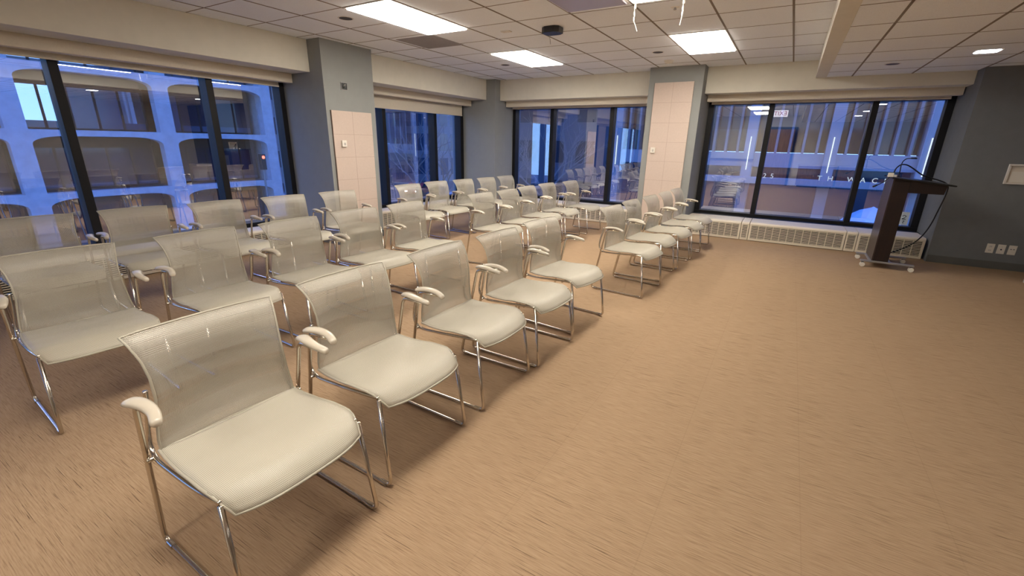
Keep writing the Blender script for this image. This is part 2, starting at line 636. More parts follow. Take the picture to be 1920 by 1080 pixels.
# ---------------------------------------------------------------- windows
def window(idx, along, lo, hi, mulls, glass_at, z0=0.262, z1=2.13, jamb=0.07, sill=0.33):
    """black framed window in the left wall (along='y') or the far wall (along='x')"""
    root = bpy.data.objects.new('window_%d' % idx, None)
    COL.objects.link(root)
    struct(root)
    s = -1 if along == 'y' else 1     # direction from room to outside

    def bx(mb, a, c, d0, d1, za, zb):
        if along == 'y':
            q = sorted((glass_at + s * d0, glass_at + s * d1))
            mb.box(q[0], q[1], a, c, za, zb)
        else:
            q = sorted((glass_at + s * d0, glass_at + s * d1))
            mb.box(a, c, q[0], q[1], za, zb)
    fr = MB()
    bx(fr, lo, hi, -0.10, 0.06, z0, z0 + .06)
    bx(fr, lo, hi, -0.10, 0.06, z1 - .06, z1)
    bx(fr, lo, lo + jamb, -0.10, 0.06, z0 + .06, z1 - .06)
    bx(fr, hi - jamb, hi, -0.10, 0.06, z0 + .06, z1 - .06)
    st = MB()
    bx(st, lo, hi, -sill, -0.10, z0 - .05, z0 + .012)
    st.build('sill', M['black_frame'], root, bevel=0.004)
    fr.build('frame', M['black_frame'], root, bevel=0.004)
    for mpos in mulls:
        mm = MB()
        bx(mm, mpos - .038, mpos + .038, -0.10, 0.06, z0 + .06, z1 - .06)
        mm.build('mullion', M['black_frame'], root, bevel=0.004)
    edges = [lo + jamb] + sorted(mulls) + [hi - jamb]
    for i in range(len(edges) - 1):
        a = edges[i] + (0.036 if i else -.004)
        c = edges[i + 1] - (0.036 if i < len(edges) - 2 else -.004)
        pn = MB()
        if along == 'y':
            pn.v = [(glass_at, a, z0 + .055), (glass_at, c, z0 + .055), (glass_at, c, z1 - .055), (glass_at, a, z1 - .055)]
        else:
            pn.v = [(a, glass_at, z0 + .055), (c, glass_at, z0 + .055), (c, glass_at, z1 - .055), (a, glass_at, z1 - .055)]
        pn.f = [(0, 1, 2, 3)]
        pn.build('pane', M['glass'], root)
    return root


window(1, 'y', YB, 3.98, [-2.34, -1.01, 0.33, 1.69, 3.035], XL, sill=0.20)
window(2, 'y', 4.795, 7.95, [5.745, 7.06], XL, jamb=0.10, sill=0.20)
window(3, 'x', -5.21, -2.165, [-4.285, -3.03], YF, jamb=0.07, sill=0.22)
window(4, 'x', -1.345, 1.77, [-0.405, 0.915], YF, jamb=0.085)


def blind(label, along, lo, hi, front, drop=0.0, z0=2.095, z1=SZ):
    o = thing('roller_blind', label, 'blind', ((front, (lo + hi) / 2, z0) if along == 'y' else ((lo + hi) / 2, front, z0)), 0, 'roller blinds above the windows')
    L = (hi - lo) / 2
    c = MB()
    k = MB()
    if along == 'y':
        c.box(-0.105, 0, -L, L, 0, z1 - z0)
        k.box(-0.185, -0.172, -L + .03, L - .09, -0.03 - drop, 0.10)
    else:
        c.box(-L, L, 0, 0.105, 0, z1 - z0)
        k.box(-L + .05, L - .07, 0.172, 0.185, -0.014 - drop, 0.10)
    c.build('cassette', M['blind'], o, bevel=0.004)
    k.build('shade', M['blind'], o, bevel=0.002)
    hb = MB()
    if along == 'y':
        hb.box(-0.19, -0.167, -L + .03, L - .09, -0.05 - drop, -0.03 - drop)
    else:
        hb.box(-L + .05, L - .07, 0.167, 0.19, -0.03 - drop, -0.014 - drop)
    hb.build('hem_bar', M['blind'], o, bevel=0.003)
    return o


blind('long cream roller blind above the wide left window nearest the camera', 'y', YB + .02, 3.965, -5.775)
blind('cream roller blind above the left window beyond the grey pier, shade lowered a little', 'y', 4.81, 7.93, -5.775, 0.14)
blind('cream roller blind above the far window between the corner and the panelled pier', 'x', -5.19, -2.18, 8.33)
blind('cream roller blind above the far right window behind the lectern', 'x', -1.335, 1.755, 8.33)


# ---------------------------------------------------------------- radiator covers under the windows
def radiator(label, along, lo, hi, front, back, group):
    H0, H1 = 0.008, 0.288
    if along == 'y':
        o = thing('radiator_cover', label, 'radiator', (front, lo, 0), math.pi / 2, group)
    else:
        o = thing('radiator_cover', label, 'radiator', (lo, front, 0), 0, group)
    # local: x along the run, y into the wall (room side is -y)
    L = hi - lo
    D = abs(back - front)
    c = MB()
    c.prism([(0, H0), (0, H0 + .03), (.012, H0 + .03), (.012, H0)], 'x', 0, L)                       # bottom rail
    c.prism([(0, .245), (0, H1 - .024), (.010, H1 - .008), (.030, H1), (D, H1 - .004), (D, H1 - .016), (.04, H1 - .014), (.02, H1 - .026), (.014, .245)], 'x', 0, L)
    st = 0.028 if L > 0.3 else 0.02
    c.box(0, st, 0, .012, H0 + .03, .245)
    c.box(L - st, L, 0, .012, H0 + .03, .245)
    c.box(0, .003, .012, D, H0, H1 - .014)
    c.box(L - .003, L, .012, D, H0, H1 - .014)
    c.build('casing', M['casing'], o, bevel=0.003)
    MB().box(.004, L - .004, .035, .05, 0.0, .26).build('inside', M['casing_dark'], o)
    gr = MB()
    n = 10
    for i in range(n):
        z = H0 + .030 + (i + .5) * (.245 - H0 - .03) / n
        gr.box(st, L - st, .003, .011, z - .0042, z + .0042)
    cells = max(1, round((L - 2 * st) / 0.098))
    for i in range(1, cells):
        x = st + i * (L - 2 * st) / cells
        gr.box(x - .0035, x + .0035, .001, .012, H0 + .03, .245)
    gr.build('grille', M['casing'], o)
    return o


RG = 'cream radiator covers under the windows'
yfr = 7.865
radiator('cream slotted radiator cover right of the panelled pier, behind the last front-row chair', 'x', -1.33, -0.495, yfr, 8.40, RG)
radiator('narrow slotted filler section between the two radiator covers left of the lectern', 'x', -0.488, -0.378, yfr, 8.40, RG)
radiator('long cream slotted radiator cover under the lettered far right window', 'x', -0.37, 0.865, yfr, 8.40, RG)
radiator('narrow slotted filler section just left of the lectern column', 'x', 0.872, 1.0, yfr, 8.40, RG)
radiator('shaded cream slotted radiator cover behind and right of the lectern', 'x', 1.007, 1.735, yfr, 8.40, RG)
radiator('cream slotted radiator cover under the far window beside the panelled pier', 'x', -3.42, -2.18, 8.06, 8.52, RG)
radiator('cream slotted radiator cover under the far window near the room corner', 'x', -4.66, -3.43, 8.06, 8.52, RG)
for lo, hi, lb in ((1.34, 2.64, 'cream slotted radiator cover under the wide left window, second back from the grey pier'),
                   (2.65, 3.95, 'cream slotted radiator cover under the wide left window, next to the grey pier'),
                   (0.03, 1.33, 'cream slotted radiator cover under the wide left window at the left edge of the view'),
                   (4.81, 6.0, 'cream slotted radiator cover just beyond the grey pier under the narrow left window'),
                   (6.01, 7.2, 'cream slotted radiator cover under the narrow left window toward the corner')):
    radiator(lb, 'y', lo, hi, -5.62, -5.90, RG)


# ---------------------------------------------------------------- ceiling lights and fittings
def troffer(label, x0, x1, y0, y1, lit=True, group='recessed ceiling lights'):
    o = thing('ceiling_light', label, 'ceiling light', ((x0 + x1) / 2, (y0 + y1) / 2, HC), 0, group)
    w, l = (x1 - x0) / 2 - .008, (y1 - y0) / 2 - .008
    fr = MB()
    t = 0.022
    for a in ((-w, w, -l, -l + t), (-w, w, l - t, l), (-w, -w + t, -l + t, l - t), (w - t, w, -l + t, l - t)):
        fr.box(a[0], a[1], a[2], a[3], -0.006, 0.0)
    fr.build('frame', M['white_metal'], o)
    MB().box(-w + t, w - t, -l + t, l - t, -0.016, -0.001).build('diffuser', M['diffuser'] if lit else M['unlit_lens'], o)
    return o


troffer('long lit ceiling panel nearest the left window, at the top left of the view', -3.852, -3.245, 3.25, 4.45)
troffer('long lit ceiling panel near the room corner, over the far chairs', -3.852, -3.245, 5.70, 6.92)
troffer('lit ceiling panel in front of the panelled far pier', -1.427, -0.820, 5.66, 6.88)
troffer('lit ceiling panel cut off by the top edge, with white cords hanging by it', -1.427, -0.820, 3.10, 4.33)
troffer('unlit lilac ceiling panel at the top edge beside the hanging cords', -2.034, -1.427, 3.13, 4.33, False)
troffer('lit ceiling panel above the camera', -1.427, -0.820, 0.20, 1.42)
troffer('unlit ceiling panel left of the camera', -3.852, -3.245, 0.20, 1.42, False)
troffer('unlit ceiling panel behind the camera on the left', -3.852, -3.245, -2.24, -1.02, False)
troffer('lit ceiling panel behind the camera in the middle', -1.427, -0.820, -2.24, -1.02)


def downlight(label, x, y):
    o = thing('downlight', label, 'ceiling light', (x, y, LC), 0, 'small square downlights in the lower ceiling')
    pts = []
    for cx, cy, a0 in ((.06, .06, 0), (-.06, .06, 90), (-.06, -.06, 180), (.06, -.06, 270)):
        for k in range(5):
            a = math.radians(a0 + k * 22.5)
            pts.append((cx + .028 * math.cos(a), cy + .028 * math.sin(a)))
    MB().prism([(p[0] * 1.16, p[1] * 1.16) for p in pts], 'z', -.004, 0).build('trim_ring', M['white_metal'], o)
    MB().prism(pts, 'z', -.007, -.004).build('lens', M['led'], o)
    return o


downlight('small bright square downlight in the lower ceiling above the dark wall', 1.475, 6.62)
for i, y in enumerate((4.4, 2.2, 0.2)):
    downlight('small square downlight in the lower ceiling, %s from the far wall' % ('second', 'third', 'fourth')[i], 1.475, y)

for x, y, z, lb in ((-4.14, 3.53, HC, 'dark round ceiling speaker left of the longest light panel'),
                    (-4.15, 6.62, HC, 'dark round ceiling speaker near the room corner'),
                    (-1.756, 6.60, HC, 'dark round ceiling speaker above the panelled far pier'),
                    (0.813, 7.15, LC, 'dark round ceiling speaker in the lower ceiling by the right beam')):
    o = thing('ceiling_speaker', lb, 'speaker', (x, y, z), 0, 'dark round ceiling speakers')
    MB().lathe([(.062, -.004), (.066, -.003), (.066, 0)], (0, 0, 0), 24).build('grille', M['dark_hole'], o)
    rg = MB()
    rg.lathe([(.066, -.003), (.078, -.0025), (.08, 0)], (0, 0, 0), 24).build('rim', M['white_metal'], o)

o = thing('smoke_detector', 'small white smoke detector on the ceiling above the panelled pier', 'smoke detector', (-1.765, 7.28, HC))
MB().lathe([(.045, -.035), (.055, -.03), (.06, -.012), (.068, -.01), (.07, 0)], (0, 0, 0), 24).build('body', M['white_plastic'], o, smooth='auto')
MB().lathe([(.012, -.040), (.014, -.034)], (.02, 0, 0), 12).build('sensor_button', M['white_metal'], o)
o = thing('sprinkler_head', 'small sprinkler head in the ceiling right of the hanging cord', 'sprinkler', (-1.122, 4.63, HC))
MB().lathe([(.035, -.003), (.04, 0)], (0, 0, 0), 20).build('cover_plate', M['white_metal'], o)
MB().lathe([(.012, -.022), (.014, -.02), (.008, -.003)], (0, 0, 0), 14).build('nozzle', M['grey_metal'], o)
o = thing('ceiling_outlet', 'small pale square plate on the ceiling between the two left light panels', 'outlet', (-2.957, 4.73, HC))
MB().box(-.055, .055, -.035, .035, -.008, 0).build('plate', M['white_plastic'], o, bevel=0.003)
MB().box(-.03, .03, -.014, .014, -.011, -.008).build('socket', M['white_metal'], o, bevel=0.002)
o = thing('ceiling_vent', 'grey square vent tile in the ceiling beyond the longest light panel', 'vent', (-4.11, 4.79, HC))
MB().box(-.29, .29, -.30, .30, -.004, 0).build('face', M['tile_dark'], o)
vs = MB()
for i in range(12):
    vs.box(-.28, .28, -.28 + i * .05, -.275 + i * .05, -.006, -.004)
vs.build('louvre', M['tile_dark'], o)

# black box hung from the ceiling with a loose wire
o = thing('projector_mount', 'black octagonal box fixed to the ceiling with a dangling wire', 'mount', (-2.42, 4.80, HC), math.radians(0))
MB().prism([(-.10, -.055), (-.055, -.09), (.055, -.09), (.10, -.055), (.10, .055), (.055, .09), (-.055, .09), (-.10, .055)], 'z', -.06, 0).build('housing', M['black_plastic'], o, bevel=0.006)
MB().lathe([(.006, -.064), (.007, -.06)], (.07, -.05, 0), 10).build('screw', M['chrome'], o)
MB().tube(spline([(.0, -.05, -.055), (.005, -.055, -.085), (-.004, -.05, -.10), (.004, -.055, -.13), (.010, -.052, -.17)]), 0.0022, 6).build('wire', M['bark'], o, smooth=True)


def cord(label, x, y, ln, kink):
    o = thing('hanging_cord', label, 'cord', (x, y, HC), 0, 'white cords hanging from the ceiling')
    MB().lathe([(.008, -.042), (.011, -.038), (.011, 0)], (0, 0, 0), 12).build('clip', M['white_plastic'], o, smooth='auto')
    MB().tube(spline([(0, 0, -.03), (-.003, 0, -.06), (.002, .003, -.09), (-.005, 0, -ln * .55), (-.002, 0, -ln * .62), (kink * .5, 0, -ln * .8), (kink, 0, -ln)]), 0.0028, 8).build('strand', M['white_plastic'], o, smooth=True)
    for q in (.36, .55):
        MB().lathe([(.003, -.018), (.0065, -.010), (.0065, .010), (.003, .018)], (-.003, 0, -ln * q), 10).build('bead', M['white_plastic'], o, smooth='auto')
    return o


cord('white cord with beads hanging beside the lit panel at the top edge, bent end', -1.40, 4.36, 0.22, 0.035)
cord('white cord hanging right of the lit panel at the top edge, thin straight end', -1.00, 4.40, 0.20, -0.012)


# ---------------------------------------------------------------- pier panels, thermostats, wall boxes
def fabric_panel(label, face, along, lo, hi, z0, z1, vs, hs):
    """tackable fabric panel on a pier: thin slab with its tile seams"""
    if along == 'y':
        o = thing('fabric_panel', label, 'wall panel', (face, lo, z0), math.pi / 2)
        o.scale = (1, -1, 1)
    else:
        o = thing('fabric_panel', label, 'wall panel', (lo, face - .001, z0))
    L, H, T = hi - lo, z1 - z0, 0.022
    MB().box(0, L, -T, 0, 0, H).build('board', M['panel'], o, bevel=0.003)
    s = MB()
    for v in vs:
        s.box(v - lo - .0018, v - lo + .0018, -T - .0006, -T + .002, 0, H)
    for h in hs:
        s.box(0, L, -T - .0006, -T + .002, h - z0 - .0018, h - z0 + .0018)
    s.build('seams', M['seam'], o)
    MB().box(-.004, 0, -T + .004, 0, 0, H).build('edge_shadow_strip', M['panel_edge'], o)
    return o


# (for the left pier the slab is laid out with its own mirrored frame, so build it directly)
o = thing('fabric_panel', 'pinkish fabric panel on the left grey pier, below the open electrical box', 'wall panel', (PX0 + .001, 4.04, 0.13))
MB().box(0, .022, 0, .66, 0, 1.63).build('board', M['panel'], o, bevel=0.003)
s = MB()
s.box(.02, .0226, .326, .330, 0, 1.63)
for h in (1.468, 1.175, .88, .585, .29):
    s.box(.02, .0226, 0, .66, h - .13 - .0018, h - .13 + .0018)
s.build('seams', M['seam'], o)
MB().box(0, .018, -.004, 0, 0, 1.63).build('edge_shadow_strip', M['panel_edge'], o)
fabric_panel('tall pinkish fabric panel on the far grey pier behind the front-row chairs', 7.81, 'x', -2.066, -1.470, 0.15, 2.349, [-1.775], [2.055, 1.753, 1.455, 1.155, .852, .55])

for nm, lb, loc, rz in (('thermostat', 'small white thermostat on the panel of the left grey pier', (PX0 + .022, 4.18, 1.35), math.pi / 2),
                        ('thermostat', 'small white thermostat on the tall panel of the far grey pier', (-1.98, 7.788, 1.33), 0)):
    o = thing(nm, lb, 'thermostat', loc, rz, 'white thermostats on the pier panels')
    MB().box(-.036, .036, -.028, 0, -.042, .042).build('case', M['white_plastic'], o, bevel=0.004)
    MB().box(-.012, .018, -.0295, -.028, .000, .008).box(-.012, .018, -.0295, -.028, -.018, -.010).build('slots', M['glide'], o)

o = thing('junction_box', 'open electrical box with loose wires high on the left grey pier', 'electrical box', (PX0, 4.288, 2.065), math.pi / 2)
fr = MB()
for a in ((-.052, .052, .040, .047), (-.052, .052, -.047, -.040), (-.052, -.046, -.04, .04), (.046, .052, -.04, .04)):
    fr.box(a[0], a[1], -.010, 0, a[2], a[3])
fr.build('rim', M['grey_metal'], o)
MB().box(-.046, .046, -.003, -.0005, -.04, .04).build('back', M['black_plastic'], o)
MB().tube(spline([(-.03, -.004, -.03), (-.01, -.014, .01), (.0, -.014, -.02), (.02, -.012, .02), (.028, -.006, .03)]), .004, 6).build('wire', M['glide'], o, smooth=True)
MB().box(.008, .022, -.012, -.004, .006, .022).build('wire_cap', M['white_plastic'], o, bevel=.002)

o = thing('wall_niche', 'white framed shallow wall box on the dark wall at the right edge', 'wall box', (2.245, 7.80, 1.155))
fr = MB()
for a in ((0, .42, .095, .115), (0, .42, -.115, -.100), (0, .022, -.10, .095), (.398, .42, -.10, .095)):
    fr.box(a[0], a[1], -.028, 0, a[2], a[3])
fr.build('frame', M['white_metal'], o, bevel=.003)
MB().box(.022, .398, -.004, -.0005, -.10, .095).build('back', M['blind'], o)
MB().box(.045, .39, -.010, -.004, -.092, .03).build('plate', M['white_plastic'], o, bevel=.002)

for i, (x, lb) in enumerate(((2.338, 'white duplex outlet plate low on the dark wall, leftmost of three'),
                             (2.437, 'white plate with one small jack low on the dark wall, middle of three'),
                             (2.535, 'white plate with two slots low on the dark wall, rightmost of three'))):
    o = thing('outlet_plate', lb, 'outlet', (x, 7.80, 0.253), 0, 'white outlet plates on the dark wall')
    MB().box(-.036, .036, -.007, 0, -.058, .058).build('plate', M['white_plastic'], o, bevel=.002)
    d_ = MB()
    if i == 0:
        for zz in (.024, -.024):
            d_.box(-.016, .016, -.0085, -.006, zz - .015, zz + .015)
        d_.build('receptacle', M['white_metal'], o)
        k = MB()
        for zz in (.024, -.024):
            k.box(-.008, -.005, -.0095, -.008, zz - .006, zz + .006).box(.005, .008, -.0095, -.008, zz - .006, zz + .006)
        k.build('slots', M['ink'], o)
    elif i == 1:
        d_.box(-.007, .007, -.0085, -.006, -.012, .004).build('jack', M['ink'], o)
        MB().lathe([(.003, -.0085), (.003, -.006)], (0, 0, .03), 8, 'y').build('screw', M['grey_metal'], o)
    else:
        d_.box(-.02, -.006, -.0085, -.006, .006, .014).box(.006, .02, -.0085, -.006, .006, .014).build('slots', M['ink'], o)

o = thing('storage_box', 'white box corner at the right edge on the carpet below the outlets', 'box', (2.50, 7.15, 0))
MB().box(0, .5, -.45, 0, 0.0, .62).build('body', M['white_plastic'], o, bevel=.004)
MB().box(-.008, .508, -.458, .008, .62, .65).build('lid', M['white_plastic'], o, bevel=.004)


# ---------------------------------------------------------------- the mesh chairs
def lerp_table(tab, t):
    for i in range(len(tab) - 1):
        if t <= tab[i + 1][0]:
            a, c = tab[i], tab[i + 1]
            w = (t - a[0]) / (c[0] - a[0])
            w = w * w * (3 - 2 * w) * 0.5 + w * 0.5
            return tuple(a[k] * (1 - w) + c[k] * w for k in range(1, len(a)))
    return tab[-1][1:]


def make_chair(label, group):
    t = thing('mesh_chair', label, 'chair', (0, 0, 0), 0, group)
    # seat: u runs from the back edge to the front lip
    tab = [(0, .416), (.15, .412), (.35, .416), (.6, .430), (.80, .434), (.845, .430), (.90, .418), (1.0, .382)]

    def seat(uu, vv):
        v = vv * 2 - 1
        xf = .268 - .050 * abs(v) ** 3.0
        x = -.202 + uu * (xf + .202)
        hw = .237 + .013 * math.sin(min(1, uu / .7) * math.pi / 2) - .030 * max(0, (uu - .72) / .28) ** 2.2
        z = lerp_table(tab, uu)[0]
        side = abs(v) ** 2.4
        z += side * (-.006 - .004 * max(0, (uu - .5) / .5)) + .012 * (1 - uu) * v * v
        z += (1 - v * v) * .010 * math.sin(uu * math.pi)
        return (x, hw * v, z)
    o = MB().grid(seat, 26, 22, lambda a, c: (a * .47, c * .48)).build('seat', M['mesh_seat'], t, smooth=True, fix=False)
    sd = o.modifiers.new('thick', 'SOLIDIFY')
    sd.thickness = .007
    sd.offset = 0
    # seat edge welt
    rim = [Vector(seat(0, k / 10)) for k in range(11)] + [Vector(seat(k / 14, 1)) for k in range(1, 15)] + \
          [Vector(seat(1, 1 - k / 18)) for k in range(1, 19)] + [Vector(seat(1 - k / 14, 0)) for k in range(1, 15)]
    MB().tube(rim, .0052, 6, False).build('seat_welt', M['welt'], t, smooth=True)

    # backrest: u runs from the bottom up
    btab = [(0, -.198, .418, .232), (.10, -.204, .452, .232), (.28, -.204, .520, .223), (.5, -.198, .602, .213), (.68, -.205, .672, .212),
            (.82, -.221, .728, .218), (.92, -.246, .774, .228), (1.0, -.280, .808, .240)]

    def back(uu, vv):
        v = vv * 2 - 1
        x, z, hw = lerp_table(btab, uu)
        x -= .042 * (1 - v * v) * (0.35 + .65 * math.sin(min(1, uu * 1.15) * math.pi))
        z -= .004 * abs(v) ** 4 * max(0, (uu - .8) / .2)
        return (x, hw * v, z)
    o = MB().grid(back, 26, 20, lambda a, c: (a * .40, c * .45)).build('backrest', M['mesh_back'], t, smooth=True, fix=False)
    sd = o.modifiers.new('thick', 'SOLIDIFY')
    sd.thickness = .005
    sd.offset = 0
    rim = [Vector(back(0, k / 10)) for k in range(11)] + [Vector(back(k / 16, 1)) for k in range(1, 17)] + \
          [Vector(back(1, 1 - k / 14)) for k in range(1, 15)] + [Vector(back(1 - k / 16, 0)) for k in range(1, 17)]
    MB().tube(rim, .0042, 6, False).build('back_welt', M['welt'], t, smooth=True)

    R = .0085
    for s in (-1, 1):
        # sled: front leg, floor runner and the rear leg rising to the arm
        P = [(.186, s * .240, .404), (.236, s * .253, .0115), (-.304, s * .258, .0115), (-.176, s * .272, .622), (-.040, s * .268, .624)]
        MB().tube(fillet(P, {1: .035, 2: .04, 3: .035}, 6), R, 10).build('sled_frame', M['chrome'], t, smooth=True)
        # rail under the seat edge that turns up behind the backrest
        P = [(.182, s * .236, .408), (.12, s * .246, .410), (.02, s * .250, .404), (-.10, s * .250, .396), (-.185, s * .249, .394), (-.236, s * .245, .412),
             (-.256, s * .239, .452), (-.250, s * .232, .52), (-.236, s * .227, .58), (-.228, s * .225, .628)]
        MB().tube(spline(P, 5), .0075, 9).build('seat_rail', M['chrome'], t, smooth=True)
        # bolt joining rail and rear leg
        MB().lathe([(.006, 0), (.0075, .003), (.0075, .026), (.005, .030)], (-.212, s * .272 - (.030 if s > 0 else 0), .397), 10, 'y').build('bolt', M['chrome'], t, smooth='auto')
        # arm pad: kidney shape, waist toward the seat
        cen = [(-.190, .284, .027, .632), (-.157, .279, .031, .640), (-.122, .271, .029, .642), (-.086, .266, .025, .640), (-.050, .267, .022, .634), (-.020, .275, .021, .626), (-.004, .281, .017, .619)]
        pad = MB()
        ring = []
        cs = spline([(a, b_, z) for a, b_, w, z in cen], 4)
        ws = [Vector((w, 0, 0)).x for _, _, w, _ in cen]
        for i, p in enumerate(cs):
            q = i / 4
            k = min(int(q), len(ws) - 2)
            w = ws[k] + (ws[k + 1] - ws[k]) * (q - k)
            e = min(1, min(i + .35, len(cs) - 1 - i + .35) / 2.2)
            w *= math.sqrt(e)
            h = .0115 * math.sqrt(e)
            tg = (cs[min(i + 1, len(cs) - 1)] - cs[max(i - 1, 0)]).normalized()
            nn = Vector((-tg.y, tg.x, 0)).normalized()
            for m_ in range(12):
                a = 2 * math.pi * m_ / 12
                ca, sa = math.cos(a), math.sin(a)
                q3 = p + nn * (w * .5 * 1.55 * math.copysign(abs(ca) ** .8, ca)) + Vector((0, 0, h * math.copysign(abs(sa) ** .9, sa) + .002))
                ring.append((q3.x, q3.y * s, q3.z))
        n = len(cs)
        pad.v = ring
        for i in range(n - 1):
            for m_ in range(12):
                a, c = i * 12 + m_, i * 12 + (m_ + 1) % 12
                pad.f.append((a, c, c + 12, a + 12))
        pad.f.append(tuple(range(12)))
        pad.f.append(tuple((n - 1) * 12 + m_ for m_ in range(12)))
        pad.build('armrest', M['armpad'], t, smooth=True)
        for gx, gy in ((.195, .2535), (-.255, .258)):
            MB().tube([(gx - .018, s * gy, .0115), (gx + .018, s * gy, .0115)], .0113, 10).build('foot_glide', M['chrome'], t, smooth='auto')
    MB().tube([(.10, -.238, .398), (.10, .238, .398)], .0065, 8).build('stretcher', M['chrome'], t, smooth=True)
    return t


ROWS = {
    'A': [(-1.663, .692, -1), (-1.70, 1.317, -1), (-1.695, 1.98, 0), (-1.665, 2.595, -2), (-1.672, 3.257, -6),
          (-1.465, 4.402, -6), (-1.46, 5.035, -3), (-1.408, 5.66, -4), (-1.37, 6.275, -3), (-1.352, 6.895, -4)],
    'B': [(-3.285, .739, -4), (-3.257, 1.409, -1), (-3.205, 2.032, 0), (-3.241, 2.683, -3), (-3.229, 3.30, 0),
          (-3.155, 4.505, -2), (-3.135, 5.10, -1), (-3.19, 5.71, 0), (-3.20, 6.37, -2), (-3.11, 7.06, -4)],
    'C': [(-4.78, .98, -3), (-4.768, 1.615, -5), (-4.70, 2.24, 0), (-4.638, 2.907, -3), (-4.608, 3.581, -5),
          (-4.63, 4.799, -3), (-4.66, 5.45, -4), (-4.60, 6.06, -4), (-4.555, 6.67, -4), (-4.54, 7.29, -4)],
}
ORD = ['nearest', 'second', 'third', 'fourth', 'fifth', 'sixth', 'seventh', 'eighth', 'ninth', 'farthest']
RN = {'A': 'front row beside open carpet', 'B': 'middle row', 'C': 'back row along left windows'}
EXTRA = {('A', 4): ', last before the gap', ('A', 5): ', first after the gap', ('B', 4): ', last before the gap', ('B', 5): ', first after the gap',
         ('C', 4): ', by left pier', ('C', 5): ', first past left pier'}
proto = None
for rn in 'ABC':
    for i, (x, y, a) in enumerate(ROWS[rn]):
        lb = 'beige mesh chair %s in %s%s' % (ORD[i] + (' camera' if i == 0 else ' from camera' if i == 9 else ' from camera'), RN[rn], EXTRA.get((rn, i), ''))
        gp = 'beige mesh chairs, ' + RN[rn]
        ang = math.radians(a)
        # the measured point is the middle of the backrest's top edge
        ox, oy = x + .266 * math.cos(ang), y + .266 * math.sin(ang)
        if proto is None:
            proto = make_chair(lb, gp)
            proto.location = (ox, oy, 0)
            proto.rotation_euler = (0, 0, ang)
        else:
            dup(proto, (ox, oy, 0), ang, lb, gp)

# ---------------------------------------------------------------- lectern (seen from its side; its front faces the chairs)
lx, ly = 1.085, 6.98
o = thing('lectern', 'dark mahogany lectern on grey caster base before the far right window', 'lectern', (lx, ly, 0))
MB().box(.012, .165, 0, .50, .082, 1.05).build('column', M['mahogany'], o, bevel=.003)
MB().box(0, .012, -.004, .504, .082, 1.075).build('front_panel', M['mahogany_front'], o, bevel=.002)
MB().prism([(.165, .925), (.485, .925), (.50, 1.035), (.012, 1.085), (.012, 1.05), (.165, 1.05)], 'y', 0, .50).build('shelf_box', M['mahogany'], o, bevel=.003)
MB().prism([(-.02, 1.098), (.565, 1.036), (.565, 1.022), (.55, 1.020), (-.02, 1.083)], 'y', -.04, .54).build('desktop', M['black_plastic'], o, bevel=.004)
MB().box(-.11, .415, -.035, .02, .062, .082).box(-.11, .415, .44, .495, .062, .082).box(-.02, .20, .02, .44, .062, .082).build('base', M['grey_metal'], o, bevel=.004)
for cx, cy in ((-.085, -.03), (.39, -.03), (-.085, .46), (.39, .46)):
    c = MB()
    c.lathe([(.010, .05), (.012, .062)], (cx, cy, 0), 10)
    c.box(cx - .014, cx + .014, cy - .012, cy + .012, .035, .055)
    co = c.build('caster', M['rubber'], o)
    for dy in (-.018, .018):
        MB().lathe([(.010, -.008), (.026, -.007), (.028, 0), (.026, .007), (.010, .008)], (cx, cy + dy, .028), 18, 'y').build('wheel', M['white_plastic'], co, smooth='auto')

o = thing('gooseneck_microphone', 'upright black gooseneck microphone bent over the lectern desktop', 'microphone', (1.165, 7.25, 1.081), 0, 'gooseneck microphones on the lectern')
MB().lathe([(.042, -.004), (.042, .004), (.02, .012), (.010, .020)], (0, 0, 0), 18).build('base', M['black_plastic'], o, smooth='auto')
MB().tube(spline([(0, 0, .015), (0, 0, .08), (-.004, 0, .15), (.004, 0, .195), (.03, 0, .225), (.07, 0, .232)]), .0055, 8).build('neck', M['black_plastic'], o, smooth=True)
MB().tube([(.066, 0, .232), (.072, 0, .233), (.12, 0, .234), (.128, 0, .234)], [.005, .009, .010, .006], 10).build('head', M['black_plastic'], o, smooth=True)
MB().box(-.045, -.02, -.02, .015, -.002, .035).build('plug', M['white_plastic'], o, bevel=.004)

o = thing('gooseneck_microphone', 'drooping gooseneck microphone with white joint hanging off the left edge of the lectern', 'microphone', (1.085, 7.05, 1.095), 0, 'gooseneck microphones on the lectern')
MB().box(-.055, 0, -.025, .02, .0, .05).build('joint', M['white_plastic'], o, bevel=.008)
MB().tube(spline([(-.03, -.01, .02), (-.055, -.02, -.03), (-.10, -.025, -.075), (-.135, -.025, -.10)]), .0055, 8).build('neck', M['black_plastic'], o, smooth=True)
MB().tube([(-.128, -.025, -.095), (-.138, -.025, -.102), (-.168, -.025, -.118), (-.175, -.025, -.121)], [.005, .010, .011, .006], 10).build('head', M['black_plastic'], o, smooth=True)

cb = MB().tube(spline([(1.085, 7.08, 1.13), (1.10, 7.12, 1.19), (1.145, 7.18, 1.235), (1.21, 7.22, 1.235), (1.29, 7.25, 1.19), (1.37, 7.28, 1.135), (1.45, 7.30, 1.10), (1.54, 7.32, 1.075), (1.62, 7.33, 1.045), (1.662, 7.33, 1.0),
                       (1.664, 7.33, .90), (1.645, 7.35, .72), (1.62, 7.38, .52), (1.575, 7.42, .36), (1.50, 7.46, .24), (1.40, 7.50, .15), (1.32, 7.53, .09), (1.28, 7.56, .02)]), .0075, 8).build('microphone_cable', M['black_plastic'], smooth=True)
tag(cb, 'black cable arching over the lectern top and hanging down its right side', 'cable')

